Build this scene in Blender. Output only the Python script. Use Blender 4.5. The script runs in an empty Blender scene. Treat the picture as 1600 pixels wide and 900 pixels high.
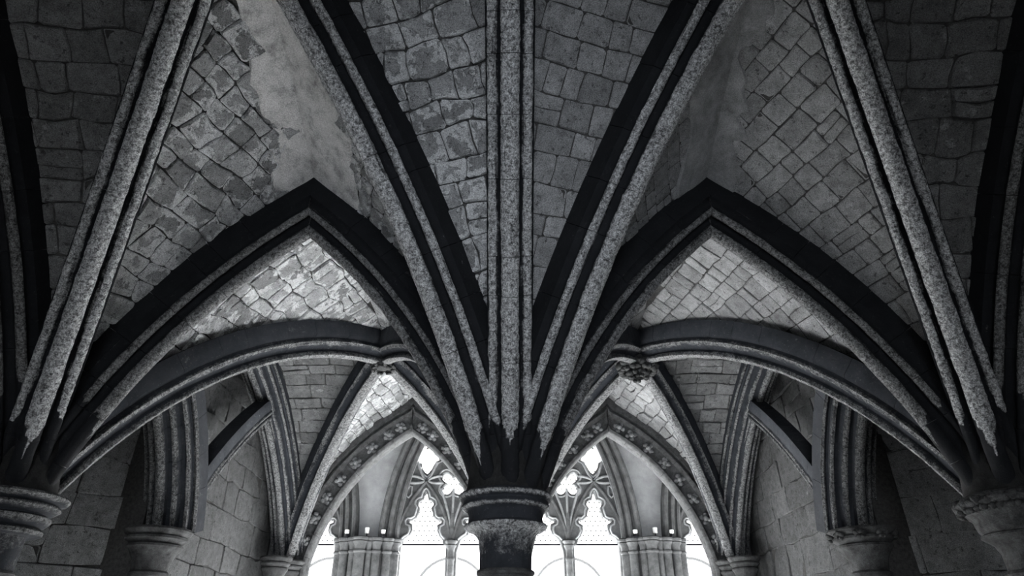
import bpy, bmesh, math, random
from mathutils import Vector, noise
from mathutils.bvhtree import BVHTree
PI = math.pi
random.seed(7)
SC = bpy.context.scene
COL = SC.collection
H = 1.6            # eye height above the floor; all heights below are written from eye level

# ------------------------------------------------------------------ camera, sky, lights, exposure
cd = bpy.data.cameras.new('camera'); cam = bpy.data.objects.new('camera', cd); COL.objects.link(cam)
cd.sensor_width = 36; cd.lens = 1000 / 1600 * 36; cd.clip_end = 300
cd.shift_x = 3 / 1600
cam.location = (0, 0, H); cam.rotation_euler = (math.radians(90 + 30.1), 0, 0)
SC.camera = cam
w = bpy.data.worlds.new('overcast_sky'); SC.world = w; w.use_nodes = True
w.node_tree.nodes['Background'].inputs[0].default_value = (1, 0.99, 0.97, 1)
w.node_tree.nodes['Background'].inputs[1].default_value = 2.0
SC.view_settings.view_transform = 'Standard'; SC.view_settings.look = 'None'
SC.view_settings.exposure = 1.5; SC.view_settings.gamma = 1
try: SC.view_settings.use_curve_mapping = False
except Exception: pass
SC.cycles.use_denoising = True
SC.cycles.max_bounces = 8; SC.cycles.diffuse_bounces = 5
SC.cycles.caustics_reflective = False; SC.cycles.caustics_refractive = False
SC.cycles.sample_clamp_indirect = 12

def area(name, loc, rot, sx, sy, power, color=(1, 1, 1), portal=False):
    l = bpy.data.lights.new(name, 'AREA'); l.shape = 'RECTANGLE'; l.size = sx; l.size_y = sy
    l.energy = power; l.color = color
    if portal: l.cycles.is_portal = True
    o = bpy.data.objects.new(name, l); COL.objects.link(o); o.location = loc; o.rotation_euler = rot
    return o
sun = bpy.data.lights.new('sun', 'SUN'); sun.energy = 120; sun.angle = math.radians(12); sun.color = (1, 0.98, 0.95)
so = bpy.data.objects.new('sun', sun); COL.objects.link(so); so.rotation_euler = (math.radians(-61), 0, math.radians(-8))
# added fill light behind the camera, aimed in through an unseen doorway
area('doorway_daylight', (0, -6.5, 1.6), (math.radians(95), 0, 0), 2.2, 2.2, 160, (0.85, 0.91, 1.0))

# ------------------------------------------------------------------ materials
def mat(name, nodes_fn):
    m = bpy.data.materials.new(name); m.use_nodes = True
    nt = m.node_tree; b = nt.nodes['Principled BSDF']
    b.inputs['Roughness'].default_value = 0.9
    b.inputs['Specular IOR Level'].default_value = 0.15
    nodes_fn(nt, b); return m
def N(nt, t, **kw):
    n = nt.nodes.new(t)
    for k, v in kw.items(): setattr(n, k, v)
    return n
def noise_node(nt, co, scale, detail=4, rough=0.6, dist=0.0):
    n = N(nt, 'ShaderNodeTexNoise'); n.inputs['Scale'].default_value = scale
    n.inputs['Detail'].default_value = detail; n.inputs['Roughness'].default_value = rough
    n.inputs['Distortion'].default_value = dist
    nt.links.new(co, n.inputs['Vector']); return n.outputs['Fac']
def ramp(nt, fac, stops):
    r = N(nt, 'ShaderNodeValToRGB'); cr = r.color_ramp
    while len(cr.elements) < len(stops): cr.elements.new(0.5)
    for e, (p, c) in zip(cr.elements, stops):
        e.position = p; e.color = (c, c, c, 1) if isinstance(c, (int, float)) else (*c, 1)
    nt.links.new(fac, r.inputs['Fac']); return r.outputs['Color']
def mixc(nt, f, a, b, mode='MIX'):
    m = N(nt, 'ShaderNodeMix', data_type='RGBA', blend_type=mode)
    for s, v in ((m.inputs[0], f), (m.inputs[6], a), (m.inputs[7], b)):
        if hasattr(v, 'links') or isinstance(v, bpy.types.NodeSocket): nt.links.new(v, s)
        elif isinstance(v, (int, float)) and s.type == 'RGBA': s.default_value = (v, v, v, 1)
        else: s.default_value = v if not isinstance(v, tuple) else (*v, 1)
    return m.outputs[2]
def math_n(nt, op, a, b=0.0, c=None):
    m = N(nt, 'ShaderNodeMath', operation=op)
    for i, v in enumerate((a, b) if c is None else (a, b, c)):
        if isinstance(v, bpy.types.NodeSocket): nt.links.new(v, m.inputs[i])
        else: m.inputs[i].default_value = v
    return m.outputs[0]
def bump(nt, b, h, strength, dist=0.01):
    n = N(nt, 'ShaderNodeBump'); n.inputs['Strength'].default_value = strength; n.inputs['Distance'].default_value = dist
    nt.links.new(h, n.inputs['Height']); nt.links.new(n.outputs['Normal'], b.inputs['Normal'])
TINT = (0.95, 0.975, 1.0)
def wld(nt): return N(nt, 'ShaderNodeNewGeometry').outputs['Position']

def web_stone(name, base, peel, peel_col, var=0.35, rough=0.6, rim=0.0):
    def f(nt, b):
        co = wld(nt); rnd = N(nt, 'ShaderNodeObjectInfo').outputs['Random']
        n1 = noise_node(nt, co, 3.0, 6, 0.65, 0.6); n2 = noise_node(nt, co, 9, 8, 0.7, 0.4); n3 = noise_node(nt, co, 150, 3, 0.7)
        n4 = noise_node(nt, co, 22, 6, 0.75)
        tone = math_n(nt, 'MULTIPLY_ADD', rnd, var, 1 - var * 0.5)
        base_c = mixc(nt, 1.0, ramp(nt, n2, [(0.3, base * 0.62), (0.7, base * 1.35)]), tone, 'MULTIPLY')
        # peeling limewash: islands with hard edges
        pm = math_n(nt, 'ADD', math_n(nt, 'MULTIPLY', n1, 0.55), math_n(nt, 'MULTIPLY', n2, 0.45))
        eg = N(nt, 'ShaderNodeAttribute', attribute_name='lime').outputs['Fac']
        pm = math_n(nt, 'ADD', pm, math_n(nt, 'MULTIPLY', eg, rim))
        mask = ramp(nt, pm, [(peel, 0.0), (peel + 0.02, 1.0)])
        c = mixc(nt, mask, base_c, ramp(nt, n4, [(0.3, peel_col * 0.7), (0.7, peel_col * 1.15)]))
        c = mixc(nt, ramp(nt, n4, [(0.36, 1.0), (0.43, 0.0)]), c, mixc(nt, 1.0, c, 0.35, 'MULTIPLY'))
        c = mixc(nt, 1.0, c, ramp(nt, n3, [(0.32, 0.42), (0.68, 1.6)]), 'MULTIPLY')
        c = mixc(nt, 1.0, c, TINT, 'MULTIPLY')
        nt.links.new(c, b.inputs['Base Color'])
        hgt = math_n(nt, 'ADD', math_n(nt, 'MULTIPLY', mask, 0.35), math_n(nt, 'ADD', n4, math_n(nt, 'MULTIPLY', n3, 0.35)))
        bump(nt, b, hgt, rough, 0.022)
    return mat(name, f)
M = {}
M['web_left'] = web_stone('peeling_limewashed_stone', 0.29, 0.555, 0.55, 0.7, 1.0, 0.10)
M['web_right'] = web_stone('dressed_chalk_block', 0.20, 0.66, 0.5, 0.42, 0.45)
M['web_dark'] = web_stone('grey_rubble_stone', 0.14, 0.57, 0.24, 0.4, 0.8)  # web stone darkened to paint in the light falloff of the outer cells
M['wall_rough'] = web_stone('rough_rendered_wall_stone', 0.24, 0.60, 0.32, 0.15, 1.0)  # paler copy of the wall stone for the slanting walls
M['wall_stone'] = web_stone('grey_wall_stone', 0.09, 0.60, 0.17, 0.25, 1.0)
def f_mortar(nt, b):
    co = wld(nt); n = noise_node(nt, co, 30, 5, 0.7); 
    nt.links.new(ramp(nt, n, [(0.3, 0.02), (0.75, 0.07)]), b.inputs['Base Color']); bump(nt, b, n, 0.8)
M['mortar'] = mat('dark_mortar', f_mortar)
def plainstone(name, lo, hi, bs=0.5, sc=14):
    def f(nt, b):
        co = wld(nt); n = noise_node(nt, co, sc, 7, 0.7, 0.2); n3 = noise_node(nt, co, 140, 2, 0.6)
        c = mixc(nt, 1.0, ramp(nt, n, [(0.32, lo), (0.68, hi)]), ramp(nt, n3, [(0.3, 0.7), (0.7, 1.3)]), 'MULTIPLY')
        nt.links.new(mixc(nt, 1.0, c, TINT, 'MULTIPLY'), b.inputs['Base Color']); bump(nt, b, math_n(nt, 'ADD', n, n3), bs)
    return mat(name, f)
def f_plaster(nt, b):
    co = wld(nt); n = noise_node(nt, co, 7, 8, 0.7); n3 = noise_node(nt, co, 120, 3, 0.7)
    c = mixc(nt, 1.0, ramp(nt, n, [(0.32, 0.22), (0.5, 0.48), (0.68, 0.58)]), ramp(nt, n3, [(0.3, 0.55), (0.7, 1.35)]), 'MULTIPLY')
    nt.links.new(c, b.inputs['Base Color']); bump(nt, b, math_n(nt, 'ADD', n, n3), 0.5)
M['plaster'] = mat('pale_rough_plaster', f_plaster)
M['plaster_grey'] = plainstone('smooth_grey_plaster', 0.12, 0.30, 0.5, 5)

def rib_stone(name, dark, light, edge=0.5, streak=1.6):  # limewashed rolls on bare dark stone, with hollow shade painted into the mask
    def f(nt, b):
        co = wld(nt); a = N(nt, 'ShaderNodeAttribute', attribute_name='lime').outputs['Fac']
        n2 = noise_node(nt, co, 5, 7, 0.75, 0.3); n3 = noise_node(nt, co, 110, 3, 0.75); n4 = noise_node(nt, co, 38, 6, 0.8)
        cx = N(nt, 'ShaderNodeCombineXYZ')
        nt.links.new(N(nt, 'ShaderNodeAttribute', attribute_name='across').outputs['Fac'], cx.inputs[0])
        nt.links.new(math_n(nt, 'MULTIPLY', N(nt, 'ShaderNodeAttribute', attribute_name='lengthwise').outputs['Fac'], 2.2), cx.inputs[1])
        nt.links.new(math_n(nt, 'MULTIPLY', N(nt, 'ShaderNodeObjectInfo').outputs['Random'], 20.0), cx.inputs[2])
        st = noise_node(nt, cx.outputs[0], 0.6, 5, 0.7)
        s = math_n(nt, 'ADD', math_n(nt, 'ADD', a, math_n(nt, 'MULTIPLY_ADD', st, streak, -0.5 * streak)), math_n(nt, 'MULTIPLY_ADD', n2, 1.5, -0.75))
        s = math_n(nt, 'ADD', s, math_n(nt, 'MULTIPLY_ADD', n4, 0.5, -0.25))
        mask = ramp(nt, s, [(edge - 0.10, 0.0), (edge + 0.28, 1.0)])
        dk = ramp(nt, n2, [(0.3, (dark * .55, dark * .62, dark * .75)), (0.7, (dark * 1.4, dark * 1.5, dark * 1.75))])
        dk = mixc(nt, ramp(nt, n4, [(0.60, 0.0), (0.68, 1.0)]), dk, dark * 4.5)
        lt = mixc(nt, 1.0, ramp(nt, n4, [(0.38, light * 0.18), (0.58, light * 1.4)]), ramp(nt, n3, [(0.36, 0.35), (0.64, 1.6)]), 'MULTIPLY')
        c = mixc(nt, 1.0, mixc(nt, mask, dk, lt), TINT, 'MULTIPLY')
        nt.links.new(c, b.inputs['Base Color'])
        hgt = math_n(nt, 'MULTIPLY', math_n(nt, 'ADD', n4, math_n(nt, 'MULTIPLY', n3, 0.7)), math_n(nt, 'MULTIPLY_ADD', mask, 0.8, 0.25))
        bump(nt, b, hgt, 1.0, 0.014)
    return mat(name, f)
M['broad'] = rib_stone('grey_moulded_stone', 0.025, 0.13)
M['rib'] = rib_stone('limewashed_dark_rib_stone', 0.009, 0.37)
M['rib_dim'] = rib_stone('sooty_rib_stone', 0.008, 0.15)  # copy of the rib stone with its pale parts darker
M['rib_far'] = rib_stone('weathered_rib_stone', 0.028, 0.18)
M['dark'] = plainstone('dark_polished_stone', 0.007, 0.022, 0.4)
M['cap_lime'] = rib_stone('black_stone_with_chipped_pale_edges', 0.022, 0.34, 0.5, 0.0)  # chipped pale edges, plus painted light under the bell and shade in the scotia
M['capital'] = plainstone('worn_dark_capital_stone', 0.015, 0.09, 0.8, 9)
M['jamb'] = plainstone('weathered_jamb_stone', 0.12, 0.30, 0.6)
M['ring'] = plainstone('sooty_ring_stone', 0.035, 0.11, 0.6)  # even dark grey for the arch rings and rear wall
M['fleuron'] = plainstone('carved_ornament_stone', 0.06, 0.34, 0.6)
M['trac'] = plainstone('grey_tracery_stone', 0.06, 0.15, 0.3, 6)
M['trac_edge'] = plainstone('pale_tracery_edge_stone', 0.20, 0.38, 0.3, 6)  # paler stone that paints lit chamfers along the tracery
M['cloister'] = plainstone('pale_cloister_plaster', 0.30, 0.44, 0.3, 4)
M['floor'] = plainstone('worn_floor_paving', 0.22, 0.34, 0.3, 3)
M['garth'] = plainstone('sunlit_pale_masonry', 0.6, 0.8, 0.2, 2)  # even pale colour for the range across the court
M['grass'] = plainstone('pale_court_gravel', 0.55, 0.72, 0.2, 8)  # unseen court ground, made pale to bounce sunlight up into the vault
def f_iron(nt, b):
    b.inputs['Base Color'].default_value = (0.03, 0.03, 0.035, 1); b.inputs['Metallic'].default_value = 0.6; b.inputs['Roughness'].default_value = 0.5
    n = noise_node(nt, wld(nt), 60); bump(nt, b, n, 0.2)
M['iron'] = mat('black_iron', f_iron)
def f_white(nt, b):
    n = noise_node(nt, wld(nt), 20); nt.links.new(ramp(nt, n, [(0.3, 0.75), (0.7, 0.85)]), b.inputs['Base Color']); b.inputs['Roughness'].default_value = 0.4
M['white'] = mat('white_enamel', f_white)
def f_glass(nt, b):
    for n in list(nt.nodes):
        if n.type != 'OUTPUT_MATERIAL': nt.nodes.remove(n)
    out = nt.nodes[0]; tr = N(nt, 'ShaderNodeBsdfTransparent'); gl = N(nt, 'ShaderNodeBsdfGlossy'); gl.inputs['Roughness'].default_value = 0.1
    mx = N(nt, 'ShaderNodeMixShader'); mx.inputs[0].default_value = 0.05
    nt.links.new(tr.outputs[0], mx.inputs[1]); nt.links.new(gl.outputs[0], mx.inputs[2]); nt.links.new(mx.outputs[0], out.inputs[0])
M['glass'] = mat('clear_leaded_glass', f_glass)

# ------------------------------------------------------------------ object helpers
def wpos(o):
    v = Vector((0, 0, 0))
    while o is not None: v += o.location; o = o.parent
    return v
def mk(name, verts, faces, m, parent=None, smooth=None, lime_shade=None):
    """one mesh object; verts are eye-relative world positions"""
    me = bpy.data.meshes.new(name); off = wpos(parent)
    me.from_pydata([(v[0] - off.x, v[1] - off.y, v[2] + H - off.z) for v in verts], [], faces)
    me.materials.append(m)
    if smooth is not None:
        me.shade_smooth()
        if smooth > 0: me.set_sharp_from_angle(angle=math.radians(smooth))
    if lime_shade is not None:
        a = me.attributes.new('lime', 'FLOAT', 'POINT'); a.data.foreach_set('value', lime_shade)
    me.update()
    o = bpy.data.objects.new(name, me); COL.objects.link(o)
    if parent is not None: o.parent = parent
    return o
def empty(name, loc, label=None, cat=None, group=None):
    o = bpy.data.objects.new(name, None); COL.objects.link(o); o.location = (loc[0], loc[1], loc[2] + H); o.empty_display_size = 0.1
    tag(o, label, cat, group); return o
def tag(o, label=None, cat=None, group=None, kind=None):
    if label: o['label'] = label
    if cat: o['category'] = cat
    if group: o['group'] = group
    if kind: o['kind'] = kind
    return o
def box(name, x0, x1, y0, y1, z0, z1, m, parent=None):
    v = [(x, y, z) for x in (x0, x1) for y in (y0, y1) for z in (z0, z1)]
    return mk(name, v, [(0, 1, 3, 2), (4, 6, 7, 5), (0, 4, 5, 1), (2, 3, 7, 6), (0, 2, 6, 4), (1, 5, 7, 3)], m, parent)
def lathe(name, cx, cy, prof, m, parent=None, seg=48, wob=0.0, a0=0, a1=2 * PI):
    lime_shade = [p[2] if len(p) > 2 else .6 for p in prof]; prof = [p[:2] for p in prof]
    full = abs(a1 - a0 - 2 * PI) < 1e-4; k = seg if full else seg + 1
    v = []; f = []; n = len(prof)
    for i in range(k):
        a = a0 + (a1 - a0) * i / seg
        for r, z in prof:
            rr = r
            if wob: rr += wob * noise.noise(Vector((cx * 3 + math.cos(a) * 4, cy * 3 + math.sin(a) * 4, z * 14))) + wob * 0.6 * noise.noise(Vector((math.cos(a) * 13, math.sin(a) * 13, z * 40)))
            v.append((cx + rr * math.cos(a), cy + rr * math.sin(a), z))
    for i in range(seg):
        j = (i + 1) % k
        for q in range(n - 1): f.append((i * n + q, j * n + q, j * n + q + 1, i * n + q + 1))
    if full:
        f.append(tuple(i * n for i in range(k))); f.append(tuple((k - 1 - i) * n + n - 1 for i in range(k)))
    return mk(name, v, f, m, parent, 38, [lime_shade[i % n] for i in range(len(v))])

# ------------------------------------------------------------------ arcs and ribs
def arc(P0, P1, g, n):
    P0 = Vector(P0); P1 = Vector(P1); d = P1 - P0; h = math.hypot(d.x, d.y); u = Vector((d.x / h, d.y / h, 0))
    L = math.hypot(h, d.z); b = math.atan2(d.z, h); g = math.radians(g); R = L / (2 * math.sin(g)); out = []
    for i in range(n + 1):
        t = b + g - 2 * g * i / n
        out.append(P0 + u * R * (math.sin(b + g) - math.sin(t)) + Vector((0, 0, R * (math.cos(t) - math.cos(b + g)))))
    return out
def frames(pts, miter_end=False):
    """normals (outward, in the rib's upright plane) and the sideways axis"""
    u = pts[-1] - pts[0]; u = Vector((u.x, u.y, 0)).normalized(); s = Vector((-u.y, u.x, 0)); ns = []
    for i in range(len(pts)):
        T = (pts[min(i + 1, len(pts) - 1)] - pts[max(i - 1, 0)]).normalized()
        n = T.cross(s) * -1
        if n.z < 0: n = -n
        ns.append(n)
    if miter_end:
        n = ns[-1]; k = 1 / max(0.5, n.z); ns[-1] = Vector((0, 0, k))
        # spread the miter over the last bit so that no section crosses the next
        m = len(pts)
        for i in range(m - 1):
            # do not pass the upright plane at the end
            reach = (pts[-1] - pts[i]).dot(u)
            ns[i].freeze() if False else None
    return ns, s
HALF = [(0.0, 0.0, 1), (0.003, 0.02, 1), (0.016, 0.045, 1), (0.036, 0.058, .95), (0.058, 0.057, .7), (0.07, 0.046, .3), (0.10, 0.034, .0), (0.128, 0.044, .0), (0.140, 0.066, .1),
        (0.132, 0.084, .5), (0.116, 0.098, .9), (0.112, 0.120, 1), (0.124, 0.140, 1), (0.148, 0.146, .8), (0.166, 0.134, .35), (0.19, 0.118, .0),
        (0.215, 0.120, .0), (0.235, 0.142, .05), (0.245, 0.157, .15), (0.27, 0.158, .0), (0.42, 0.158, .0)]  # third value: limewash amount, lowered in the hollows to paint their shade
FARH = [(0.0, 0.0, .9), (0.0, 0.03, .9), (0.02, 0.062, .9), (0.055, 0.062, .6), (0.08, 0.045, .1), (0.11, 0.07, .2), (0.13, 0.12, .6), (0.16, 0.14, .8),
        (0.19, 0.125, .3), (0.21, 0.12, .1), (0.24, 0.15, .1), (0.40, 0.15, .1)]
def profile(half, sc=1.0, ws=1.0):
    p = [(a * sc, b * sc * ws, l) for a, b, l in half]
    return [(a, -b, l) for a, b, l in reversed(p[1:])] + p
def sweep_piece(name, pts, ns, s, prof, i0, i1, m, parent, trim=0.0018, amp=0.004, tip=None, clip=None):
    v = []; f = []; lime_shade = []; k = len(prof); acr = []; alo = []; dist = 0.0
    rows = list(range(i0, i1 + 1))
    for ri, i in enumerate(rows):
        p = pts[i]; n = ns[i]
        sh = Vector((0, 0, 0))
        if ri == 0 and i != 0: sh = (pts[i + 1] - p).normalized() * trim
        if ri == len(rows) - 1 and i != len(pts) - 1: sh = (pts[i - 1] - p).normalized() * trim
        if ri: dist += (p - pts[i - 1]).length
        for ci, (a, b, l) in enumerate(prof):
            acr.append(ci * 1.7); alo.append(dist + i0 * .03)
            q = p + sh + n * a + s * b
            if clip is not None:                       # keep behind the apex plane
                c0, u0 = clip; e = (q - c0).dot(u0)
                if e > 0: q = q - u0 * e
            nz = amp * l * (noise.noise(q * 9) * 1.2 + noise.noise(q * 37) * 0.9 + 0.6 * noise.noise(q * 90))
            q = q + n * nz * (1 if a < .1 else 0.3) + s * nz * (1 if b > 0 else -1) * (0.0 if abs(b) < .03 else 0.8)
            v.append(q)
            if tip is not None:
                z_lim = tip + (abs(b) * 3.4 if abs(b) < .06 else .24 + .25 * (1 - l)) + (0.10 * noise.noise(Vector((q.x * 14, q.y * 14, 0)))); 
                lime_shade.append(l if q.z > z_lim + 0.03 else (0.0 if q.z < z_lim else l * (q.z - z_lim) / 0.03) - (0.8 if q.z < z_lim else 0))
            else: lime_shade.append(l)
    for r in range(len(rows) - 1):
        for c in range(k):
            d = (c + 1) % k; f.append((r * k + c, r * k + d, (r + 1) * k + d, (r + 1) * k + c))
    f.append(tuple(reversed(range(k)))); e = (len(rows) - 1) * k; f.append(tuple(range(e, e + k)))
    # face direction: flip if sweep is left-handed
    o = mk(name, v, f, m, parent, 50, lime_shade)
    for nm, dat in (('across', acr), ('lengthwise', alo)): o.data.attributes.new(nm, 'FLOAT', 'POINT').data.foreach_set('value', dat)
    return o
CURVE = {}
def half_rib(root, P0, P1, g, prof, m, step=0.03, pieces=8, tip=None, apex=False, amp=0.004, key=None, web=0.36):
    L = (Vector(P1) - Vector(P0)).length * 1.05; n = max(pieces * 3, int(L / step)); n -= n % pieces
    pts = arc(P0, P1, g, n); ns, s = frames(pts)
    u = pts[-1] - pts[0]; u = Vector((u.x, u.y, 0)).normalized(); clip = (pts[-1], u) if apex else None
    if apex:                                           # run on a little so that the miter closes
        T = (pts[-1] - pts[-2]); ext = 0
        while ext < 0.45 * max(0.1, 1) and T.z > 0.05 * T.length:
            pts.append(pts[-1] + T); ns.append(ns[-1]); ext += T.length
            if (pts[-1] + ns[-1] * prof[0][0] - clip[0]).dot(u) > 0: break
    cuts = [round(n * (k + (random.uniform(-.3, .3) if 0 < k < pieces else 0)) / pieces) for k in range(pieces + 1)]; cuts[-1] = len(pts) - 1
    for k in range(pieces): sweep_piece('voussoir', pts, ns, s, prof, cuts[k], cuts[k + 1], m, root, amp=amp, tip=tip, clip=clip)
    if key:
        c = arc(P0, P1, g, 40); nn, _ = frames(c); out = []
        for i, (p, q) in enumerate(zip(c, nn)):
            x = p + q * web
            if apex:
                e = (x - c[-1]).dot(u)
                out.append(x - u * max(0, e))
            else: out.append(x)
        if apex: out[-1] = c[-1] + Vector((0, 0, web / max(0.5, nn[-1].z)))
        else: out[-1] = c[-1] + Vector((0, 0, web))
        CURVE[key] = out
def rib(label, group, halves, name='vault_rib', cat='rib'):
    p0 = halves[0]['P0']; root = empty(name, p0, label, cat, group)
    for h in halves: half_rib(root, **h)
    return root

# key points (x, y, height above the eye)
XC = 3.4
ZS = 0.96
def off(c, to, r):      # springing point on the capital of c, towards to
    d = Vector((to[0] - c[0], to[1] - c[1])).normalized() * r
    return (c[0] + d.x, c[1] + d.y)
FB = (1.72, 2.10, 3.90)         # boss of the near bays
RBz = (1.63, 7.6, 3.25)         # boss of the far bays
YC, YR = 4.47, 10.3
BROAD = [(0, 0, .9), (.008, .03, .9), (.03, .05, .6), (.06, .045, .0), (.10, .05, .0), (.11, .08, .2), (.075, .10, .9), (.075, .125, .9), (.10, .145, .5), (.14, .14, .0), (.18, .15, .0),
         (.185, .18, .3), (.155, .20, .9), (.165, .225, .9), (.20, .23, .3), (.24, .215, .0), (.26, .23, .2), (.245, .26, .8), (.27, .28, .7), (.31, .27, .1), (.5, .27, .1)]  # third value darkens the hollows, shade painted between the rolls
near = profile(HALF); far = profile(FARH); wide = profile(FARH, 1.25, 1.15)

def sides():
    for s in (-1, 1): yield s, ('left' if s < 0 else 'right')
for s, sd in sides():
    sx = s * XC
    # arch between the centre column and the side column
    a0 = off((0, YC), (sx, YC), .24); a1 = off((sx, YC), (0, YC), .24); ap = (s * 1.70, YC, 3.09)
    rib(f'pointed arch between the centre column and the {sd} column', 'arches of the column row', [
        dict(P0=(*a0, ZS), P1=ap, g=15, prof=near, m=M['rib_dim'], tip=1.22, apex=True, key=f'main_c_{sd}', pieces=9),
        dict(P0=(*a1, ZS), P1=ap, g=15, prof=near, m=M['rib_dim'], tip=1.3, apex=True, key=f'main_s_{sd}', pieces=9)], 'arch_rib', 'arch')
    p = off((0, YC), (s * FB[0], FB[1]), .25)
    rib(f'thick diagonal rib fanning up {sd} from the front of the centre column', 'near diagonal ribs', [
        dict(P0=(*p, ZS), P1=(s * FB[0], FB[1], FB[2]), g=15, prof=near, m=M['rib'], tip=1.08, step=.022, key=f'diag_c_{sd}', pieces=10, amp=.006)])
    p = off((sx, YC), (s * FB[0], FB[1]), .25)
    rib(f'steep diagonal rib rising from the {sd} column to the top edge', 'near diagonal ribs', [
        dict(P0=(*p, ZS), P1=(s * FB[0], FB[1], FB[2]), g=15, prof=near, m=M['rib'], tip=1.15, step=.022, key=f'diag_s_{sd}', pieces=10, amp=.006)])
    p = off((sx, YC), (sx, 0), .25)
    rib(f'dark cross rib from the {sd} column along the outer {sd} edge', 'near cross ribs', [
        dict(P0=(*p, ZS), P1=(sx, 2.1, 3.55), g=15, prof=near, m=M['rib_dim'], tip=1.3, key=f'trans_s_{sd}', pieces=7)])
    # far bay
    R = (s * RBz[0], RBz[1], RBz[2]); Bx = s * 3.35
    p = off((sx, YC), R, .26)
    rib(f'low flat diagonal rib from the {sd} column to the far {sd} boss', 'far diagonal ribs', [
        dict(P0=(*p, ZS), P1=R, g=26, prof=far, m=M['rib_far'], key=f'rdiag_s_{sd}', pieces=10, web=.33)])
    p = off((0, YC), R, .26)
    rib(f'diagonal rib from behind the centre column to the far {sd} boss', 'far diagonal ribs', [
        dict(P0=(*p, ZS), P1=R, g=24, prof=far, m=M['rib_far'], key=f'rdiag_c_{sd}', pieces=8, web=.33)])
    p = off((Bx, YR), R, .22)
    rib(f'diagonal rib from the far {sd} corner capital up to the {sd} boss', 'far diagonal ribs', [
        dict(P0=(*p, 1.26), P1=R, g=22, prof=far, m=M['rib_far'], key=f'bdiag_s_{sd}', pieces=9, web=.33)])
    p = off((0, YR), R, .22)
    rib(f'diagonal rib from the middle far respond up to the {sd} boss', 'far diagonal ribs', [
        dict(P0=(*p, 1.26), P1=R, g=22, prof=far, m=M['rib_far'], key=f'bdiag_c_{sd}', pieces=6, web=.33)])
    # arch along the side, column to far corner
    rib(f'side arch running back from the {sd} column to the far corner', 'long side arches', [
        dict(P0=(sx, YC + .26, ZS), P1=(sx, 7.5, 3.3), g=22, prof=far, m=M['rib_far'], apex=True, key=f'long_s_{sd}', pieces=6, web=.33),
        dict(P0=(Bx, YR - .2, 1.26), P1=(sx, 7.5, 3.3), g=22, prof=profile(BROAD, .9), m=M['rib_far'], apex=True, key=f'long_b_{sd}', pieces=6, web=.33)], 'arch_rib', 'arch')
    # moulded arch rising from the wall corbel towards the column
    rib(f'broad moulded arch above the {sd} wall corbel', 'side wall arches', [
        dict(P0=(s * 3.5, 6.66, 1.04), P1=(s * 3.46, 5.5, 2.45), g=24, prof=profile(BROAD), m=M['broad'], pieces=5)], 'arch_rib', 'arch')
    rib(f'narrow wall arch between the {sd} corbel and the far corner', 'side wall arches', [
        dict(P0=(s * 3.40, 7.0, 1.25), P1=(s * 3.36, 8.6, 2.86), g=9, prof=profile(FARH, .8, .8), m=M['rib_far'], apex=True, pieces=5),
        dict(P0=(s * 3.4, 10.15, 1.26), P1=(s * 3.36, 8.6, 2.86), g=16, prof=profile(FARH, .8, .8), m=M['rib_far'], apex=True, pieces=5)], 'arch_rib', 'arch')
rib('straight vertical rib over the centre column', None, [
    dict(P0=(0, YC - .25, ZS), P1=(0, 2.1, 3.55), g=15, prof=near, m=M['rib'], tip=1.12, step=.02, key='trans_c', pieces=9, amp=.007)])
rib('cross arch hidden behind the centre column', None, [
    dict(P0=(0, YC + .26, ZS), P1=(0, 7.5, 3.3), g=22, prof=far, m=M['rib_far'], apex=True, key='long_c_n', pieces=5, web=.33),
    dict(P0=(0, YR - .2, 1.26), P1=(0, 7.5, 3.3), g=22, prof=far, m=M['rib_far'], apex=True, key='long_c_f', pieces=5, web=.33)], 'arch_rib', 'arch')

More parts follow.
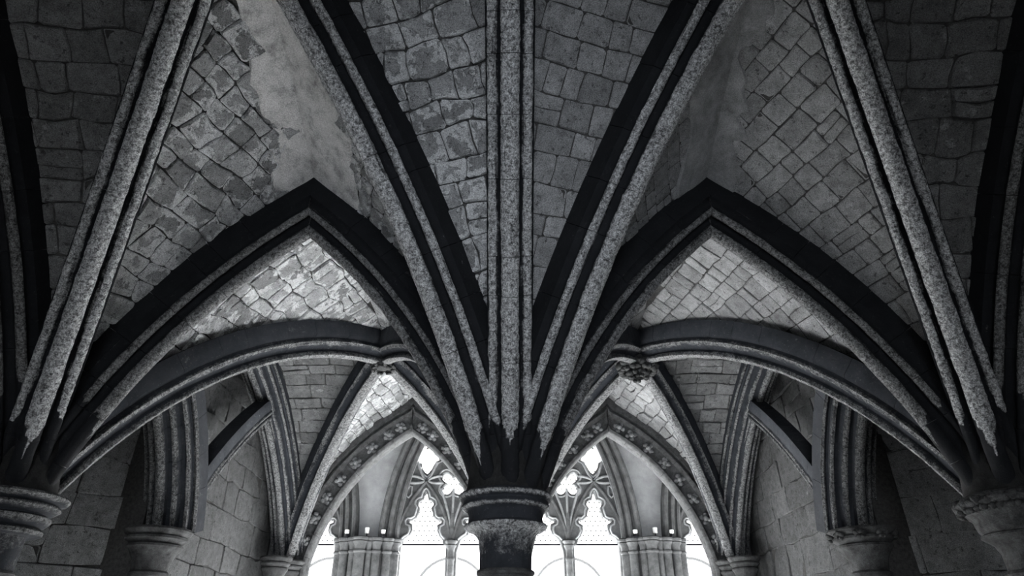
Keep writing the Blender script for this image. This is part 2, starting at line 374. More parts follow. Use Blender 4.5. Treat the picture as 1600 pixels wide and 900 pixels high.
# ------------------------------------------------------------------ vault cells with their stones
ceiling = box('ceiling', -8.2, 8.2, -1.9, 10.9, 4.75, 4.95, M['mortar']); tag(ceiling, kind='structure')
def interp(c, t):
    x = max(0, min(1, t)) * (len(c) - 1); i = min(int(x), len(c) - 2); return c[i].lerp(c[i + 1], x - i)
def lay_on(V, F, row_of, focus, parent, m, D, ch, sl, rng, gap=.006, proud=.016, jit=.02, keep=None, limit=299):
    """coursed stones laid over a curved surface: courses run along D, every corner is dropped onto the surface"""
    bvh = BVHTree.FromPolygons(V, F); Nn = Vector((0, 0, 0))
    for f in F:
        a, b, c = V[f[0]], V[f[1]], V[f[2]]; n = (b - a).cross(c - a)
        if n.length > 1e-9: Nn += n if n.dot(focus - a) > 0 else -n
    Nn.normalize(); e1 = (D - Nn * D.dot(Nn)).normalized(); e2 = Nn.cross(e1)
    if e2.z < 0: e2 = -e2
    O = V[len(V) // 2]; xs = [(v - O).dot(e1) for v in V]; ys = [(v - O).dot(e2) for v in V]
    sd_ = rng.uniform(0, 50)
    def wob(x, y): return x + jit * noise.noise(Vector((x * 4, y * 4, sd_))) * 1.6, y + jit * noise.noise(Vector((x * 5, y * 5, sd_ + 9))) * 1.6
    def hit(x, y):
        o = O + e1 * x + e2 * y; h = bvh.ray_cast(o + Nn * 3, -Nn, 6.0)
        if h[0] is None: h = bvh.ray_cast(o + Nn * 3 + e1 * .002 + e2 * .0007, -Nn, 6.0)
        return h
    cnt = 0; y = min(ys) - ch
    while y < max(ys):
        h = ch * rng.uniform(.78, 1.25); x = min(xs) - sl * rng.random()
        while x < max(xs):
            wd = sl * rng.uniform(.62, 1.4); rects = [(x, y, x + wd, y + h)]
            if wd > sl * 1.0 and rng.random() < .1: rects = [(x, y, x + wd, y + h * .5), (x, y + h * .5, x + wd, y + h)]
            x += wd
            for (xa, ya, xb, yb) in rects:
                cx, cy = wob((xa + xb) / 2, (ya + yb) / 2); hc = hit(cx, cy)
                if hc[0] is None or (keep and not keep(hc[2], hc[0])): continue
                ins = gap * rng.uniform(.6, 1.5) / 2; ring = []
                xm, ym = (xa + xb) / 2, (ya + yb) / 2; k_ = rng.uniform(.006, .02)
                for (px, py) in ((xa + k_, ya), (xm, ya), (xb - k_, ya), (xb, ya + k_), (xb, ym), (xb, yb - k_), (xb - k_, yb), (xm, yb), (xa + k_, yb), (xa, yb - k_), (xa, ym), (xa, ya + k_)):
                    q = wob(px, py); qx, qy = q[0] + rng.uniform(-.003, .003), q[1] + rng.uniform(-.003, .003)
                    dx, dy = cx - qx, cy - qy; L = math.hypot(dx, dy); qx += dx / L * ins; qy += dy / L * ins
                    hh = hit(qx, qy)
                    if hh[0] is None:
                        lo, hi = 0.0, 1.0
                        for _ in range(5):
                            md = (lo + hi) / 2
                            if hit(qx + (cx - qx) * md, qy + (cy - qy) * md)[0] is None: lo = md
                            else: hi = md
                        qx += (cx - qx) * hi; qy += (cy - qy) * hi; hh = hit(qx, qy)
                    ring.append(hh[0] if hh[0] is not None else hc[0])
                n = hc[1] if hc[1].dot(Nn) > 0 else -hc[1]; C3 = hc[0]; K = 12; H_ = proud * rng.uniform(.35, 1.6); tx, ty = rng.uniform(-.05, .05), rng.uniform(-.05, .05)
                VV = [p - n * .006 for p in ring]; VV += [p + (C3 - p).normalized() * min(.002, (C3 - p).length * .2) + n * H_ * .5 for p in ring]
                for p in ring:
                    L = (C3 - p).length; q = p + (C3 - p) * min(.4, rng.uniform(.008, .02) / max(L, .001)); d = q - C3
                    VV.append(q + n * (H_ + tx * d.dot(e1) + ty * d.dot(e2)))
                VV.append(C3 + n * (H_ + rng.uniform(-.002, .006)))
                FF = []
                for i in range(K):
                    q = (i + 1) % K; FF += [(i, q, K + q, K + i), (K + i, K + q, 2 * K + q, 2 * K + i), (2 * K + i, 2 * K + q, 3 * K)]
                mk('stone', VV, FF, m, parent, 28, [1.0] * K + [1.0] * K + [.75] * K + [0.0]); cnt += 1
                if cnt >= limit: return cnt
        y += h
    return cnt
def cell(A, B, m, seed, D=None, t0=0.12, ch=.17, sl=.21, focus=(0, 5, 0), stones=True, bulge=.05, plaster=None, jit=.02, proud=.016, gap=.007):
    a, b = CURVE[A], CURVE[B]; fo = Vector(focus)
    def S(t, v):
        p = interp(a, t); q = interp(b, t); w_ = (p - q).length; x = p.lerp(q, v)
        return x + Vector((0, 0, bulge * w_ * 4 * v * (1 - v)))
    nt_, nv = 36, 10; V = [S(t0 + (1 - t0) * i / nt_, j / nv) for i in range(nt_ + 1) for j in range(nv + 1)]
    F = [(i * (nv + 1) + j, i * (nv + 1) + j + 1, (i + 1) * (nv + 1) + j + 1, (i + 1) * (nv + 1) + j) for i in range(nt_) for j in range(nv)]
    c = mk('vault_cell', V, F, M['mortar'], ceiling, 0)
    rng = random.Random(seed); k = 0
    def edge(v): 
        return plaster[0] + plaster[2] * v + .03 * noise.noise(Vector((v * 5, seed, 0))) + .02 * noise.noise(Vector((v * 17, seed, 3)))
    def keep(fi, p):
        t = t0 + (1 - t0) * (fi // nv + .5) / nt_; v = (fi % nv + .5) / nv
        return t < edge(v) + .015
    if stones: k = lay_on(V, F, None, fo, c, m, Vector(D), ch, sl, rng, gap, proud, jit, keep if plaster else None)
    if plaster:
        th = plaster[1]; nv2 = 48; V = []; F = []; rows = 8
        def nn(t, v):
            e = .01; n = (S(min(1, t + e), v) - S(t - e, v)).cross(S(t, min(1, v + e)) - S(t, max(0, v - e)))
            n = n.normalized() if n.length > 1e-9 else Vector((0, 0, -1)); return n if n.dot(fo - S(t, v)) > 0 else -n
        for j in range(nv2 + 1):
            v = j / nv2; e0 = min(.995, edge(v))
            for i in range(rows + 1):
                t = e0 + (1 - e0) * i / rows; V.append(S(t, v) + nn(t, v) * (th * (0.0 if i == 0 else 1) + .008 * noise.noise(S(t, v) * 6) + .004 * noise.noise(S(t, v) * 22)))
        for j in range(nv2):
            for i in range(rows): F.append((j * (rows + 1) + i, j * (rows + 1) + i + 1, (j + 1) * (rows + 1) + i + 1, (j + 1) * (rows + 1) + i))
        mk('plaster_band', V, F, M['plaster' if seed < 50 else 'plaster_grey'], c, 60)
    return k
def along(A, ta, B, tb): return interp(CURVE[B], tb) - interp(CURVE[A], ta)
NC = []
for s, sd in sides():
    wl = M['web_left'] if s < 0 else M['web_right']; fx = s * 1.7; jt = .035 if s < 0 else .012; pr = .02 if s < 0 else .009
    r = 10 if s < 0 else 50; gp = .007 if s < 0 else .006
    ds, dc, ms, mc, ts = f'diag_s_{sd}', f'diag_c_{sd}', f'main_s_{sd}', f'main_c_{sd}', f'trans_s_{sd}'
    rs, rc, ls, lb, bs = f'rdiag_s_{sd}', f'rdiag_c_{sd}', f'long_s_{sd}', f'long_b_{sd}', f'bdiag_s_{sd}'
    NC.append(cell(ds, ms, wl, r + 1, along(ds, .6, ms, .88), ch=.175, sl=.21, focus=(fx, 3.4, 0), plaster=(.965 if s < 0 else .985, .028, .0), jit=jt, proud=pr, gap=gp))
    NC.append(cell(dc, mc, wl, r + 2, along(dc, .6, mc, .8), ch=.15, sl=.18, focus=(fx, 3.4, 0), plaster=(.80 if s < 0 else .88, .028, .1), jit=jt, proud=pr, gap=gp))
    NC.append(cell(dc, 'trans_c', wl, r + 3, along(dc, .55, 'trans_c', .66), ch=.185, sl=.2, focus=(fx * .5, 3.0, 0), jit=jt, proud=pr, gap=gp))
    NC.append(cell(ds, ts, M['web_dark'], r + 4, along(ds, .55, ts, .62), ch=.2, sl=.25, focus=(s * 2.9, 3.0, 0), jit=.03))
    # far bay
    NC.append(cell(rs, ms, wl, r + 5, along(rs, .75, ms, .80), ch=.2, sl=.22, focus=(fx, 6, 0), jit=jt, proud=pr))
    NC.append(cell(rc, mc, wl, r + 6, along(rc, .7, mc, .8), ch=.2, sl=.22, focus=(fx, 6, 0), jit=jt, proud=pr))
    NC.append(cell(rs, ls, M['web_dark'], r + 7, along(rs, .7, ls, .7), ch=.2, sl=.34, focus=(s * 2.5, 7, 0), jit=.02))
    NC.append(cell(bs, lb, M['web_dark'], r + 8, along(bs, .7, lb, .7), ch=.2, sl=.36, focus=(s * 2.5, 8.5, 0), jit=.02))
XT = 4.9
def far_half(key, x, z_top=3.22):
    c = arc((x[0], YR - .02, 1.2), (x[1], YR - .02, z_top), 24, 40); n, _ = frames(c); u = 1 if x[1] > x[0] else -1; out = []
    for p, q in zip(c, n):
        y = p + q * .46
        if (y.x - x[1]) * u > 0: y.x = x[1]
        out.append(y)
    out[-1] = c[-1] + Vector((0, 0, .62)); CURVE[key] = out
for s, sd in sides():
    far_half(f'rear_s_{sd}', (s * 3.04, s * 1.62)); far_half(f'rear_c_{sd}', (s * .30, s * 1.62))
    wl = M['web_left'] if s < 0 else M['web_right']; r = 30 if s < 0 else 70; fx = s * 1.6
    bs, bc, es, ec = f'bdiag_s_{sd}', f'bdiag_c_{sd}', f'rear_s_{sd}', f'rear_c_{sd}'
    NC.append(cell(bs, es, wl, r + 1, along(bs, .7, es, .85), ch=.17, sl=.24, focus=(fx, 9, 0), jit=.03, proud=.02))
    NC.append(cell(bc, ec, wl, r + 2, along(bc, .7, ec, .85), ch=.2, sl=.25, focus=(fx, 9, 0), jit=.03))
    cell(f'rdiag_c_{sd}', 'long_c_n', wl, 1, stones=False); cell(f'bdiag_c_{sd}', 'long_c_f', wl, 1, stones=False)
print('stones per cell', NC)

# ------------------------------------------------------------------ columns
def column(cx, cy, label, foliage=False, cm='cap_lime'):
    c = empty('column', (cx, cy, -H), label, 'column', 'columns of the vault')
    lathe('shaft', cx, cy, [(.168, -1.25), (.168, .47)], M['capital'], c, 40, .003)
    lathe('base', cx, cy, [(.30, -1.6), (.30, -1.48), (.27, -1.46), (.26, -1.42), (.23, -1.40), (.25, -1.36), (.24, -1.31), (.20, -1.29), (.172, -1.25)], M['capital'], c)
    lathe('neck_ring', cx, cy, [(.168, .455), (.182, .462), (.188, .474), (.182, .487), (.168, .494)], M['capital'], c, 48, .004)
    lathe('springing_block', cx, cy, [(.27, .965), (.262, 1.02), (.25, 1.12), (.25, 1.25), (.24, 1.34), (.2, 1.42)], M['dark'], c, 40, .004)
    if cm == 'broad':
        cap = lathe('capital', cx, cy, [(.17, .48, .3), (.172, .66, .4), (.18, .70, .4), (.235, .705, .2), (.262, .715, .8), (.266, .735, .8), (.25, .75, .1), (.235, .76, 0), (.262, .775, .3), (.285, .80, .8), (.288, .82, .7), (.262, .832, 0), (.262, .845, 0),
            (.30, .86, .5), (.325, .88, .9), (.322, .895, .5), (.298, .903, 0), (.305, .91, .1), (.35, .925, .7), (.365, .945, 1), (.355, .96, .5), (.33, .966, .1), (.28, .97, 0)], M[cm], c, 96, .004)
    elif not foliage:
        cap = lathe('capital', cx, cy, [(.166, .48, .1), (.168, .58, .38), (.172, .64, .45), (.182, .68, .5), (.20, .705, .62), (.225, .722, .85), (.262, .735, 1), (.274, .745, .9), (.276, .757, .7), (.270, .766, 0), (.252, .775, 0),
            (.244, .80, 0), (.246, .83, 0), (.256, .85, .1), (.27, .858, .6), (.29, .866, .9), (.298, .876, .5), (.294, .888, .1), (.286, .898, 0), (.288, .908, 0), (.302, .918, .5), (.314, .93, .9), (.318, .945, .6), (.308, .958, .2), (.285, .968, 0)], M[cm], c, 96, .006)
    else:
        cap = lathe('capital', cx, cy, [(.166, .48), (.17, .60), (.19, .655), (.235, .69), (.25, .70), (.25, .712), (.235, .72), (.252, .745), (.258, .775), (.262, .80), (.285, .83), (.30, .85), (.31, .90), (.30, .95), (.28, .965)], M['capital'], c, 72, .008)
        for k in range(20):
            a = 2 * PI * k / 20; leaf(cap, (cx + .31 * math.cos(a), cy + .31 * math.sin(a), .90), a, .055)
    return c
def blob(name, c, r, m, parent, sub=2, nz=.25, fr=9.0):
    bm = bmesh.new(); bmesh.ops.create_icosphere(bm, subdivisions=sub, radius=1)
    V = []
    for v in bm.verts:
        d = v.co.copy(); k = 1 + nz * noise.noise(d * 2.2 + Vector(c) * fr); V.append((c[0] + d.x * r[0] * k, c[1] + d.y * r[1] * k, c[2] + d.z * r[2] * k))
    F = [tuple(x.index for x in f.verts) for f in bm.faces]; bm.free()
    return V, F
def join(parts):
    V = []; F = []
    for v, f in parts: o = len(V); V += v; F += [tuple(i + o for i in q) for q in f]
    return V, F
def leaf(parent, c, a, r):
    """a crinkled three-lobed stiff leaf"""
    ca, sa = math.cos(a), math.sin(a); L = []
    for t, dz, q in ((-.7, 0, .62), (.7, 0, .62), (0, .25, .75), (-.35, -.7, .45), (.35, -.7, .45)):
        L.append(blob('', (c[0] - sa * t * r + ca * .01, c[1] + ca * t * r + sa * .01, c[2] + dz * r), (r * q, r * q, r * q * .8), None, None, 2, .45, 31))
    V, F = join(L); return mk('leaf', V, F, M['capital'], parent, 0)
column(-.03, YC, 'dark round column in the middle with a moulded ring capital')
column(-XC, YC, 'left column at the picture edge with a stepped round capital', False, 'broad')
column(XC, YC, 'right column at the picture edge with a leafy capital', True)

def respond(cx, cy, zt, r, label, leafy=False, long=True, extra=()):
    c = empty('respond', (cx, cy, -H if long else zt - .5), label, 'wall shaft', 'wall shafts carrying the ribs')
    k = r / .3
    for i, (dx, dy, q) in enumerate([(0, 0, 1.0)] + list(extra)):
        x, y = cx + dx, cy + dy; kk = k * q
        if long: lathe('shaft', x, y, [(.15 * kk, -1.6), (.15 * kk, zt - .42)], M['jamb'], c, 28, .003)
        cp = lathe('capital', x, y, [((.14 if long else .03) * kk, zt - .46), (.17 * kk, zt - .43), (.17 * kk, zt - .40), (.15 * kk, zt - .38), (.17 * kk, zt - .28), (.21 * kk, zt - .2), (.24 * kk, zt - .17), (.24 * kk, zt - .15), (.22 * kk, zt - .14), (.25 * kk, zt - .11), (.27 * kk, zt - .1), (.27 * kk, zt - .08), (.25 * kk, zt - .07), (.29 * kk, zt - .04), (.3 * kk, zt - .02), (.29 * kk, zt)], M['capital'], c, 40, .006)
        if leafy and i == 0:
            for j in range(9):
                a = 2 * PI * j / 9; leaf(cp, (x + .27 * kk * math.cos(a), y + .27 * kk * math.sin(a), zt - .06), a, .05)
    return c
for s, sd in sides():
    respond(s * 3.52, 6.78, 1.12, .32, f'ringed capital on the {sd} side wall under the broad mouldings', leafy=s > 0)
    respond(s * 3.32, YR - .02, 1.26, .28, f'clustered capital in the far {sd} corner beside the arch opening', extra=((-s * .0 + s * .02, -.42, .8),))
respond(0, YR, 1.26, .26, 'far middle respond hidden behind the centre column')

# bosses
for s, sd in sides():
    x, y, z = s * RBz[0], RBz[1], RBz[2]
    b = empty('roof_boss', (x, y, z - .12), f'carved leafy boss where the {sd} far ribs cross', 'boss', 'carved roof bosses')
    V, F = blob('', (x, y, z + .06), (.13, .13, .12) if s < 0 else (.19, .19, .15), None, None, 3, .15); mk('boss_core', V, F, M['capital'], b, 0)
    nl = 7 if s < 0 else 9
    for k in range(nl):
        a = 2 * PI * k / nl + .2; q = .12 if s < 0 else .2; leaf(b, (x + q * math.cos(a), y + q * math.sin(a), z - .02), a, .05 if s < 0 else .085)
    if s > 0:
        for k in range(4):
            a = PI / 2 * k; leaf(b, (x + .09 * math.cos(a), y + .09 * math.sin(a), z - .12), a, .065)
    b = empty('roof_boss', (s * FB[0], FB[1], FB[2] - .1), f'plain boss of the near {sd} vault above the picture', 'boss')
    V, F = blob('', (s * FB[0], FB[1], FB[2] + .05), (.2, .2, .16), None, None, 3, .15); mk('boss_core', V, F, M['capital'], b, 0)

# ------------------------------------------------------------------ rear wall with two arched openings
def arch_pts(xl, xr, zs, xa, za, g, n=24, g2=None):
    L = arc((xl, 0, zs), (xa, 0, za), g, n); R = arc((xr, 0, zs), (xa, 0, za), g2 or g, n)
    return [(p.x, p.z) for p in L] + [(p.x, p.z) for p in reversed(R)][1:]
def plate(name, outer, holes, y0, y1, m, parent=None, bev=0.0, res=1):
    """a slab in an upright plane facing the viewer, with holes; chamfered if bev"""
    cu = bpy.data.curves.new(name, 'CURVE'); cu.dimensions = '2D'; cu.fill_mode = 'BOTH'
    cu.extrude = (y1 - y0) / 2 - bev; cu.bevel_depth = bev; cu.bevel_resolution = res
    if bev: cu.offset = -bev * 0.0
    for P in [outer] + holes:
        sp = cu.splines.new('POLY'); sp.points.add(len(P) - 1); sp.use_cyclic_u = True
        for q, (x, z) in zip(sp.points, P): q.co = (x, z, 0, 1)
    t = bpy.data.objects.new('tmp', cu); COL.objects.link(t)
    dg = bpy.context.evaluated_depsgraph_get(); me = bpy.data.meshes.new_from_object(t.evaluated_get(dg), depsgraph=dg)
    bpy.data.objects.remove(t); bpy.data.curves.remove(cu)
    V = [(v.co.x, (y0 + y1) / 2 - v.co.z, v.co.y) for v in me.vertices]; F = [tuple(p.vertices) for p in me.polygons]
    bpy.data.meshes.remove(me)
    return mk(name, V, F, m, parent)
def opening(s):
    a = arch_pts(-3.04, -.30, 1.2, -1.62, 3.22, 24)
    P = [(-3.04, -1.62)] + a + [(-.30, -1.62)]
    return [(-x, z) for x, z in reversed(P)] if s > 0 else P
wr = plate('wall_rear', [(-8, -1.6), (8, -1.6), (8, 4.75), (-8, 4.75)], [opening(-1), opening(1)], YR + .1, YR + .22, M['ring']); tag(wr, kind='structure')
RINGH = [(0, 0.0), (.0, -.14), (.02, -.17), (.05, -.18), (.07, -.155), (.10, -.135), (.20, -.13), (.25, -.15), (.27, -.19), (.30, -.21), (.33, -.19), (.35, -.16), (.37, -.20), (.52, -.20), (.52, 0)]
def ring_arch(root, pts2, y, prof, m, name='voussoir', pieces=8, mit=None, step_keep=1, lime_shade=None):
    """sweep prof (outwards, towards viewer) along half an arch given as (x, z) points ending at the apex"""
    n = len(pts2); P = [Vector((x, 0, z)) for x, z in pts2]; u = 1 if P[-1].x > P[0].x else -1
    rows = []
    for i in range(n):
        T = (P[min(i + 1, n - 1)] - P[max(i - 1, 0)]).normalized(); nn = Vector((-T.z * u, 0, T.x * u)); nn = nn if nn.x * u <= 0 or nn.z > 0 else -nn
        if nn.z < -1e-6: nn = -nn
        rows.append((P[i], nn))
    T = (P[-1] - P[-2]).normalized()
    for e in (.15, .3, .45, .6, .8): rows.append((P[-1] + T * e, rows[n - 1][1]))
    cuts = [round((n - 1) * k / pieces) for k in range(pieces + 1)]; cuts[-1] = len(rows) - 1; k = len(prof)
    for c in range(pieces):
        V = []; F = []; rr = rows[cuts[c]:cuts[c + 1] + 1]
        for ri, (p, nn) in enumerate(rr):
            for a, b in prof:
                q = p + nn * a
                if ri == 0 and c > 0: q = q + (rr[1][0] - p).normalized() * .004
                if (q.x - P[-1].x) * u > 0: q = Vector((P[-1].x, 0, q.z - abs(q.x - P[-1].x) * 0.0)); 
                V.append((q.x, y + b, min(q.z, 99)))
        for r in range(len(rr) - 1):
            for j in range(k): d = (j + 1) % k; F.append((r * k + j, r * k + d, (r + 1) * k + d, (r + 1) * k + j))
        F.append(tuple(reversed(range(k)))); e = (len(rr) - 1) * k; F.append(tuple(range(e, e + k)))
        mk(name, V, F, m, root, 40, lime_shade=[(lime_shade[j % k] if lime_shade else .3) for j in range(len(V))])
for s, sd in sides():
    root = empty('arch_ring', (s * 3.04, YR, -H), f'dark {sd} far arch ring set with carved flowers around the opening', 'arch', 'far arch openings')
    LH = [(-3.04, -1.6), (-3.04, .4)] + [(p.x, p.z) for p in arc((-3.04, 0, 1.2), (-1.62, 0, 3.22), 24, 24)]
    RH = [(-.30, -1.6), (-.30, .4)] + [(p.x, p.z) for p in arc((-.30, 0, 1.2), (-1.62, 0, 3.22), 24, 24)]
    for P in (LH, RH):
        Q = [(-x, z) for x, z in P] if s > 0 else P
        ring_arch(root, Q, YR + .12, RINGH, M['ring'], lime_shade=[.2] * len(RINGH), pieces=8)
        pts = [Vector((x, 0, z)) for x, z in Q[2:]]
        acc = 0; last = pts[0]; cnt = 0
        for i in range(1, len(pts)):
            seg = (pts[i] - pts[i - 1]).length; acc += seg
            if acc > .235 and i < len(pts) - 1 or i == len(pts) - 2 and acc > .1:
                acc = 0; T = (pts[i] - pts[i - 1]).normalized(); u = 1 if pts[-1].x > pts[0].x else -1; nn = Vector((-T.z * u, 0, abs(T.x)))
                c = pts[i] + nn * .16; L = []
                L.append(blob('', (c.x, YR - .05, c.z), (.042, .042, .042), None, None, 2, .2, 5))
                for a in range(5 if s < 0 else 4):
                    an = a * 2 * PI / (5 if s < 0 else 4) + .4 + cnt
                    L.append(blob('', (c.x + .062 * math.cos(an), YR - .02, c.z + .062 * math.sin(an)), (.042, .03, .036), None, None, 2, .4, 17))
                V, F = join(L); mk('carved_flower', V, F, M['fleuron'], root, 0); cnt += 1

# ------------------------------------------------------------------ side walls: a slanting length and a receding length, laid in blocks
def wall(name, P, Q, z0, z1, seed, bx, m=None):
    P = Vector((P[0], P[1], 0)); Q = Vector((Q[0], Q[1], 0)); d = (Q - P); L = d.length; d.normalize(); n = Vector((-d.y, d.x, 0))
    if n.dot(Vector((0, 4, 0)) - P) < 0: n = -n
    V = [P + Vector((0, 0, -1.6)), Q + Vector((0, 0, -1.6)), Q + Vector((0, 0, 4.75)), P + Vector((0, 0, 4.75))]
    V = [v - n * .004 for v in V]
    V += [v - n * .3 for v in V]
    o = mk(name, V, [(0, 1, 2, 3), (7, 6, 5, 4), (0, 4, 5, 1), (1, 5, 6, 2), (2, 6, 7, 3), (3, 7, 4, 0)], M['mortar']); tag(o, kind='structure')
    S = lambda t, v: Vector((0, 0, z0 + (z1 - z0) * t)) + P.lerp(Q, v)
    g = 13; VV = [S(i / g, j / g) for i in range(g + 1) for j in range(g + 1)]
    lay_on(VV, [(i * (g + 1) + j, i * (g + 1) + j + 1, (i + 1) * (g + 1) + j + 1, (i + 1) * (g + 1) + j) for i in range(g) for j in range(g)], None, P + n * 3, o, m or M['wall_stone'], d, .34, .55, random.Random(seed), gap=.006, proud=.012, jit=.03)
    return o
for s, sd in sides():
    wall(f'wall_{sd}', (s * 3.66, 6.86), (s * 6.6, 5.40), -.3, 3.6, 90 + s, 0, M['wall_rough'])
    wall(f'wall_{sd}_rear', (s * 3.66, 6.70), (s * 3.66, 10.5), .2, 3.6, 94 + s, 0)
    tag(box(f'wall_{sd}_front', min(s * 6.5, s * 6.8), max(s * 6.5, s * 6.8), -1.9, 5.5, -1.6, 4.75, M['jamb']), kind='structure')
P = [(-6.8, -1.6), (6.8, -1.6), (6.8, 4.75), (-6.8, 4.75)]
tag(plate('wall_front', P, [[(-1.3, -1.62), (-1.3, 1.2), (0, 2.2), (1.3, 1.2), (1.3, -1.62)]], -1.9, -1.6, M['jamb']), kind='structure')
tag(box('floor', -8.2, 8.2, -8, 13.6, -1.7, -1.6, M['floor']), kind='structure')

# ------------------------------------------------------------------ cloister walk beyond: arcade wall, window tracery, piers
YW = 13.2; HP = 2.75
def win_arch(x0, hw=2.17, zs=1.95, za=6.0, n=20): return arch_pts(x0 - hw, x0 + hw, zs, x0, za, 28, n)
holes = [[(x0 - 2.17, -1.1)] + win_arch(x0) + [(x0 + 2.17, -1.1)] for x0 in (-2 * HP, 0, 2 * HP)]
tag(plate('wall_cloister', [(-10, -1.6), (10, -1.6), (10, 7.2), (-10, 7.2)], holes, YW, YW + .45, M['cloister']), kind='structure')
tag(box('ceiling_cloister', -10, 10, YR + .3, YW + .5, 7.1, 7.3, M['cloister']), kind='structure')
for s, sd in sides(): tag(box(f'wall_cloister_{sd}', min(s * 9.7, s * 10), max(s * 9.7, s * 10), YR + .3, YW, -1.6, 7.1, M['cloister']), kind='structure')
tag(box('wall_cloister_inner', -10, 10, YR + .3, YR + .45, 4.75, 7.2, M['cloister']), kind='structure')
def pix(L, z0=None):        # outline traced in the photograph's window plane -> metres on the window wall
    out = []; c, s_ = math.cos(math.radians(30.1)), math.sin(math.radians(30.1))
    for a, b in L:
        px, py = a / 3.75 + 850, b / 3.75 + 660
        u = (px - 797) / 1000; v = (450 - py) / 1000; r = Vector((u, c - v * s_, s_ + v * c)); r *= YW / r.y; out.append((r.x, r.z))
    return out
H1 = pix([(198, 700), (186, 676), (205, 655), (216, 628), (215, 604), (194, 592), (188, 570), (203, 552), (225, 553), (240, 540), (243, 518), (250, 500), (236, 480), (238, 457), (255, 443), (268, 440), (272, 415), (280, 397), (292, 388),
          (304, 397), (312, 415), (318, 440), (335, 445), (350, 458), (352, 480), (340, 500), (345, 520), (355, 545), (375, 555), (395, 555), (408, 570), (405, 590), (386, 600), (385, 622), (395, 645), (420, 660), (440, 680), (447, 700)])
def foil4(cx, cy, d, r):
    out = []
    for i in range(48):
        a = 2 * PI * i / 48; dl = (a % (PI / 2)) - PI / 4; q = d * math.cos(dl) + math.sqrt(max(0, r * r - (d * math.sin(dl)) ** 2)); out.append((cx + q * math.cos(a), cy + q * math.sin(a)))
    return out
H3 = pix(foil4(137, 352, 50, 39))
H4 = pix([(288, 312), (258, 285), (243, 255), (230, 232), (203, 222), (215, 185), (240, 165), (262, 120), (285, 92), (310, 118), (330, 160), (348, 195), (352, 228), (332, 240), (330, 262), (312, 290)])
H5 = pix([(378, 378), (390, 376), (402, 396), (408, 420), (396, 430), (384, 416)])
def flat(P, x): return [(a + x, b) for a, b in P]
def mir(P): return [(-a, b) for a, b in reversed(P)]
def foot(P, xl, xr, zb=-1.1): return P + [(P[-1][0], 1.97), (xr, 1.93), (xr, zb), (xl, zb), (xl, 1.93), (P[0][0], 1.97)]
H1c = sum(p[0] for p in H1) / len(H1)
H2 = flat(H1, -H1c + 0.575)
H1 = flat(H1, 1.70 - H1c)
mid = [(0, 3.05), (-.2, 3.3), (-.28, 3.55), (-.16, 3.8), (0, 4.1), (.16, 3.8), (.28, 3.55), (.2, 3.3)]
top1 = [(.35, 3.95), (.5, 4.1), (.55, 4.35), (.3, 4.45), (.12, 4.6), (.1, 4.3), (.2, 4.1)]
hol = [foot(H1, 1.205, 2.16), foot(H2, .07, 1.075), H3, H4, H5, mid, top1]
hol = hol[:5] + [mir(h) for h in hol[:5]] + [mid, top1, mir(top1)]
def bars(root, x0, zz):
    pass
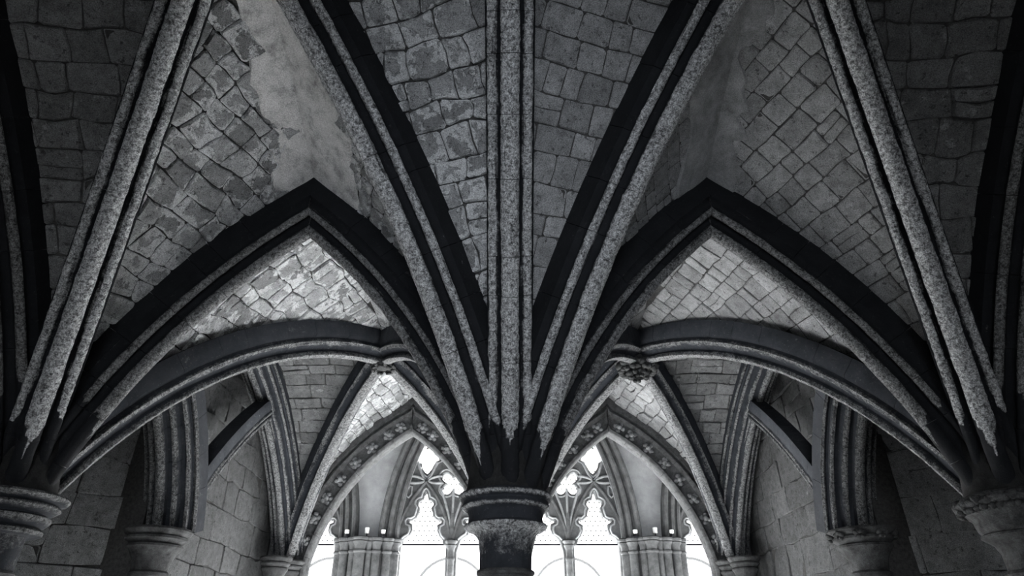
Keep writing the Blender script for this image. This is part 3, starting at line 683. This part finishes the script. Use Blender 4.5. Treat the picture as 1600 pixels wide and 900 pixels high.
for wi, x0 in enumerate((-2 * HP, 0, 2 * HP)):
    nm = ('left', 'middle', 'right')[wi]
    W = empty(f'window_{wi + 1}', (x0, YW, -1.1)); tag(W, kind='structure')
    outer = [(x0 - 2.19, -1.1)] + win_arch(x0, 2.19, 1.95, 6.02) + [(x0 + 2.19, -1.1)]
    plate('tracery', outer, [flat(h, x0) for h in hol], YW + .05, YW + .27, M['trac'], W, bev=.045, res=1)
    # raised rolls: light heads
    for xc in (-1.70, -.575, .575, 1.70):
        for q in (-1, 1):
            pts = arc((x0 + xc + q * .55, YW + .03, 2.0), (x0 + xc, YW + .03, 3.12), 16, 14); tube_pts = pts
            r = .032; V = []; F = []
            for i, p in enumerate(tube_pts):
                T = (tube_pts[min(i + 1, 14)] - tube_pts[max(i - 1, 0)]).normalized(); sn = T.cross(Vector((0, 1, 0))).normalized()
                for j in range(8): a = 2 * PI * j / 8; V.append(p + sn * r * math.cos(a) + Vector((0, 1, 0)) * r * math.sin(a))
            for i in range(14):
                for j in range(8): d = (j + 1) % 8; F.append((i * 8 + j, i * 8 + d, (i + 1) * 8 + d, (i + 1) * 8 + j))
            mk('tracery_roll', V, F, M['trac'], W, 0)
    def roll(pts, r, closed=False, nm='tracery_roll', m='trac_edge'):
        n = len(pts); V = []; F = []
        for i, p in enumerate(pts):
            T = (pts[(i + 1) % n if closed else min(i + 1, n - 1)] - pts[i - 1 if closed else max(i - 1, 0)]).normalized(); sn = T.cross(Vector((0, 1, 0))).normalized()
            for j in range(6): a = 2 * PI * j / 6; V.append(p + sn * r * math.cos(a) + Vector((0, 1, 0)) * r * math.sin(a))
        for i in range(n if closed else n - 1):
            for j in range(6): d = (j + 1) % 6; q = (i + 1) % n; F.append((i * 6 + j, i * 6 + d, q * 6 + d, q * 6 + j))
        mk(nm, V, F, M[m], W, 0)
    for hl in hol[:-3] if wi == 1 else hol[:-3]:
        P = [Vector((x0 + a, YW + .045, b)) for a, b in hl if b > 1.975]
        if len(P) < 3: continue
        cc = sum(P, Vector((0, 0, 0))) / len(P); P = [p + (p - cc).normalized() * .022 for p in P]
        roll(P, .02, closed=len(P) == len(hl), nm='foil_edge')
    for xc in (-1.70, -.575, .575, 1.70):
        o = Vector((x0 + xc, YW + .03, 3.13))
        for dx, dz, k in ((-.32, .10, .03), (-.32, -.03, -.02), (.32, .10, .03), (.32, -.03, -.02), (-.19, .38, -.06), (.19, .38, -.06)):
            e = o + Vector((dx, 0, dz)); roll([o.lerp(e, t / 6) + Vector((0, 0, k * 4 * t / 6 * (1 - t / 6))) for t in range(7)], .028)
    for xc in (-1.14, 0, 1.14):
        o = Vector((x0 + xc, YW + .03, 1.98))
        for q in (-1, 0, 1): roll([o + Vector((q * .26 * (t / 8) ** 1.7, 0, 1.0 * t / 8)) for t in range(9)], .026)
    for xc in (-1.14, 0, 1.14):
        mo = lathe('mullion', x0 + xc, YW + .02, [(.065, -1.1), (.065, 1.62), (.08, 1.64), (.08, 1.67), (.066, 1.69), (.066, 1.80), (.075, 1.84), (.10, 1.88), (.105, 1.9), (.085, 1.92), (.115, 1.95), (.12, 1.98), (.10, 2.0), (.045, 2.02), (.04, 2.5)], M['trac'], W, 20)
    box('iron_bar', x0 - 2.15, x0 + 2.15, YW + .15, YW + .185, 1.92, 1.955, M['iron'], W)
    box('glazing', x0 - 2.15, x0 + 2.15, YW + .20, YW + .204, 1.95, 5.6, M['glass'], W)
    # lead knots of the quarry glazing
    V = []; F = []
    nx = 0; z = 2.02; row = 0
    while z < 3.4:
        x = x0 - 2.1 + (.05 if row % 2 else 0)
        while x < x0 + 2.1:
            r = .02; o = len(V)
            V += [(x - r, YW + .19, z), (x, YW + .19, z - r), (x + r, YW + .19, z), (x, YW + .19, z + r), (x, YW + .18, z)]
            F += [(o, o + 1, o + 4), (o + 1, o + 2, o + 4), (o + 2, o + 3, o + 4), (o + 3, o, o + 4)]; x += .1
        z += .09; row += 1
    tag(mk('lead_knots', V, F, M['iron'], W), kind='stuff')
    # moulded orders of the window arch
    MO = [(0, 0), (0, -.06), (.03, -.09), (.07, -.09), (.09, -.05), (.12, -.05), (.13, -.13), (.16, -.17), (.20, -.17), (.22, -.13), (.24, -.11), (.27, -.12), (.28, -.22), (.31, -.26), (.35, -.25), (.37, -.2), (.38, 0)]
    for q in (-1, 1):
        pts = [(p.x, p.z) for p in arc((x0 + q * 2.17, 0, 1.98), (x0, 0, 6.0), 28, 26)]
        ring_arch(W, pts, YW + .02, MO, M['trac'], name='moulding', pieces=2)
for s, sd in sides():
    x0 = s * HP; Pp = empty('cloister_pier', (x0, YW, -H), f'{sd} cloister pier of clustered shafts between the traceried windows', 'pier', 'cloister window piers')
    for k, (dx, dy, r) in enumerate([(-.55, 0, .07), (-.40, -.10, .085), (-.22, -.2, .07), (-.08, -.26, .10), (.08, -.2, .06), (.22, -.2, .075), (.40, -.10, .085), (.55, 0, .07)]):
        sh = lathe('shaft', x0 + dx, YW - .05 + dy, [(r * 1.4, -1.6), (r * 1.4, -1.45), (r, -1.4), (r, 1.74)], M['trac'], Pp, 20)
        lathe('capital', x0 + dx, YW - .05 + dy, [(r, 1.72), (r * 1.25, 1.74), (r * 1.25, 1.765), (r * 1.0, 1.785), (r * 1.1, 1.86), (r * 1.45, 1.91), (r * 1.5, 1.925), (r * 1.3, 1.94), (r * 1.6, 1.96), (r * 1.65, 1.99), (r * 1.4, 2.01)], M['trac'], sh, 20)
    box('pier_core', x0 - .56, x0 + .56, YW - .12, YW + .3, -1.6, 1.95, M['trac'], Pp)
    for q, dx in enumerate((-.36, .02, .33)):
        L = empty('spotlight', (x0 + dx, YW - .3, 2.0), f"small white spotlight, {('leftmost', 'middle', 'rightmost')[q]} of three on the {sd} cloister pier", 'lamp', 'small spotlights')
        h = .10 if q == 1 else .06
        lathe('lamp_body', x0 + dx, YW - .3, [(.03, 2.07), (.042, 2.08), (.045, 2.07 + h), (.035, 2.08 + h)], M['white'], L, 16)
        lathe('lamp_foot', x0 + dx, YW - .3, [(.05, 2.0), (.05, 2.015), (.012, 2.02), (.012, 2.075)], M['iron'], L, 12)
# cloister garth and the range across it
tag(box('courtyard', -40, 40, YW + .5, 44, -1.75, -1.62, M['grass']), 'pale gravel court of the cloister beyond the windows', 'ground')
G = empty('cloister_range', (0, 44, -H), 'pale masonry range with round arches across the court', 'building')
ho = [[(x + 2.2 * math.cos(PI - PI * k / 16), 3.3 + 2.2 * math.sin(PI * k / 16)) for k in range(17)] + [(x + 2.2, -.4), (x - 2.2, -.4)] for x in (-26.4, -18.8, -11.3, -3.7, 3.7, 11.3, 18.8, 26.4)]
plate('wall', [(-34, -1.6), (34, -1.6), (34, 7.5), (-34, 7.5)], ho, 44, 44.8, M['garth'], G)
box('back_wall', -34, 34, 46, 46.2, -1.6, 7.5, M['garth'], G)
for h in ho:
    ring_arch(G, [h[i] for i in range(0, 9)], 43.98, [(0, 0), (0, -.12), (.14, -.12), (.14, 0)], M['ring'], name='arch_moulding', pieces=1)
    ring_arch(G, [h[i] for i in range(16, 7, -1)], 43.98, [(0, 0), (0, -.12), (.14, -.12), (.14, 0)], M['ring'], name='arch_moulding', pieces=1)
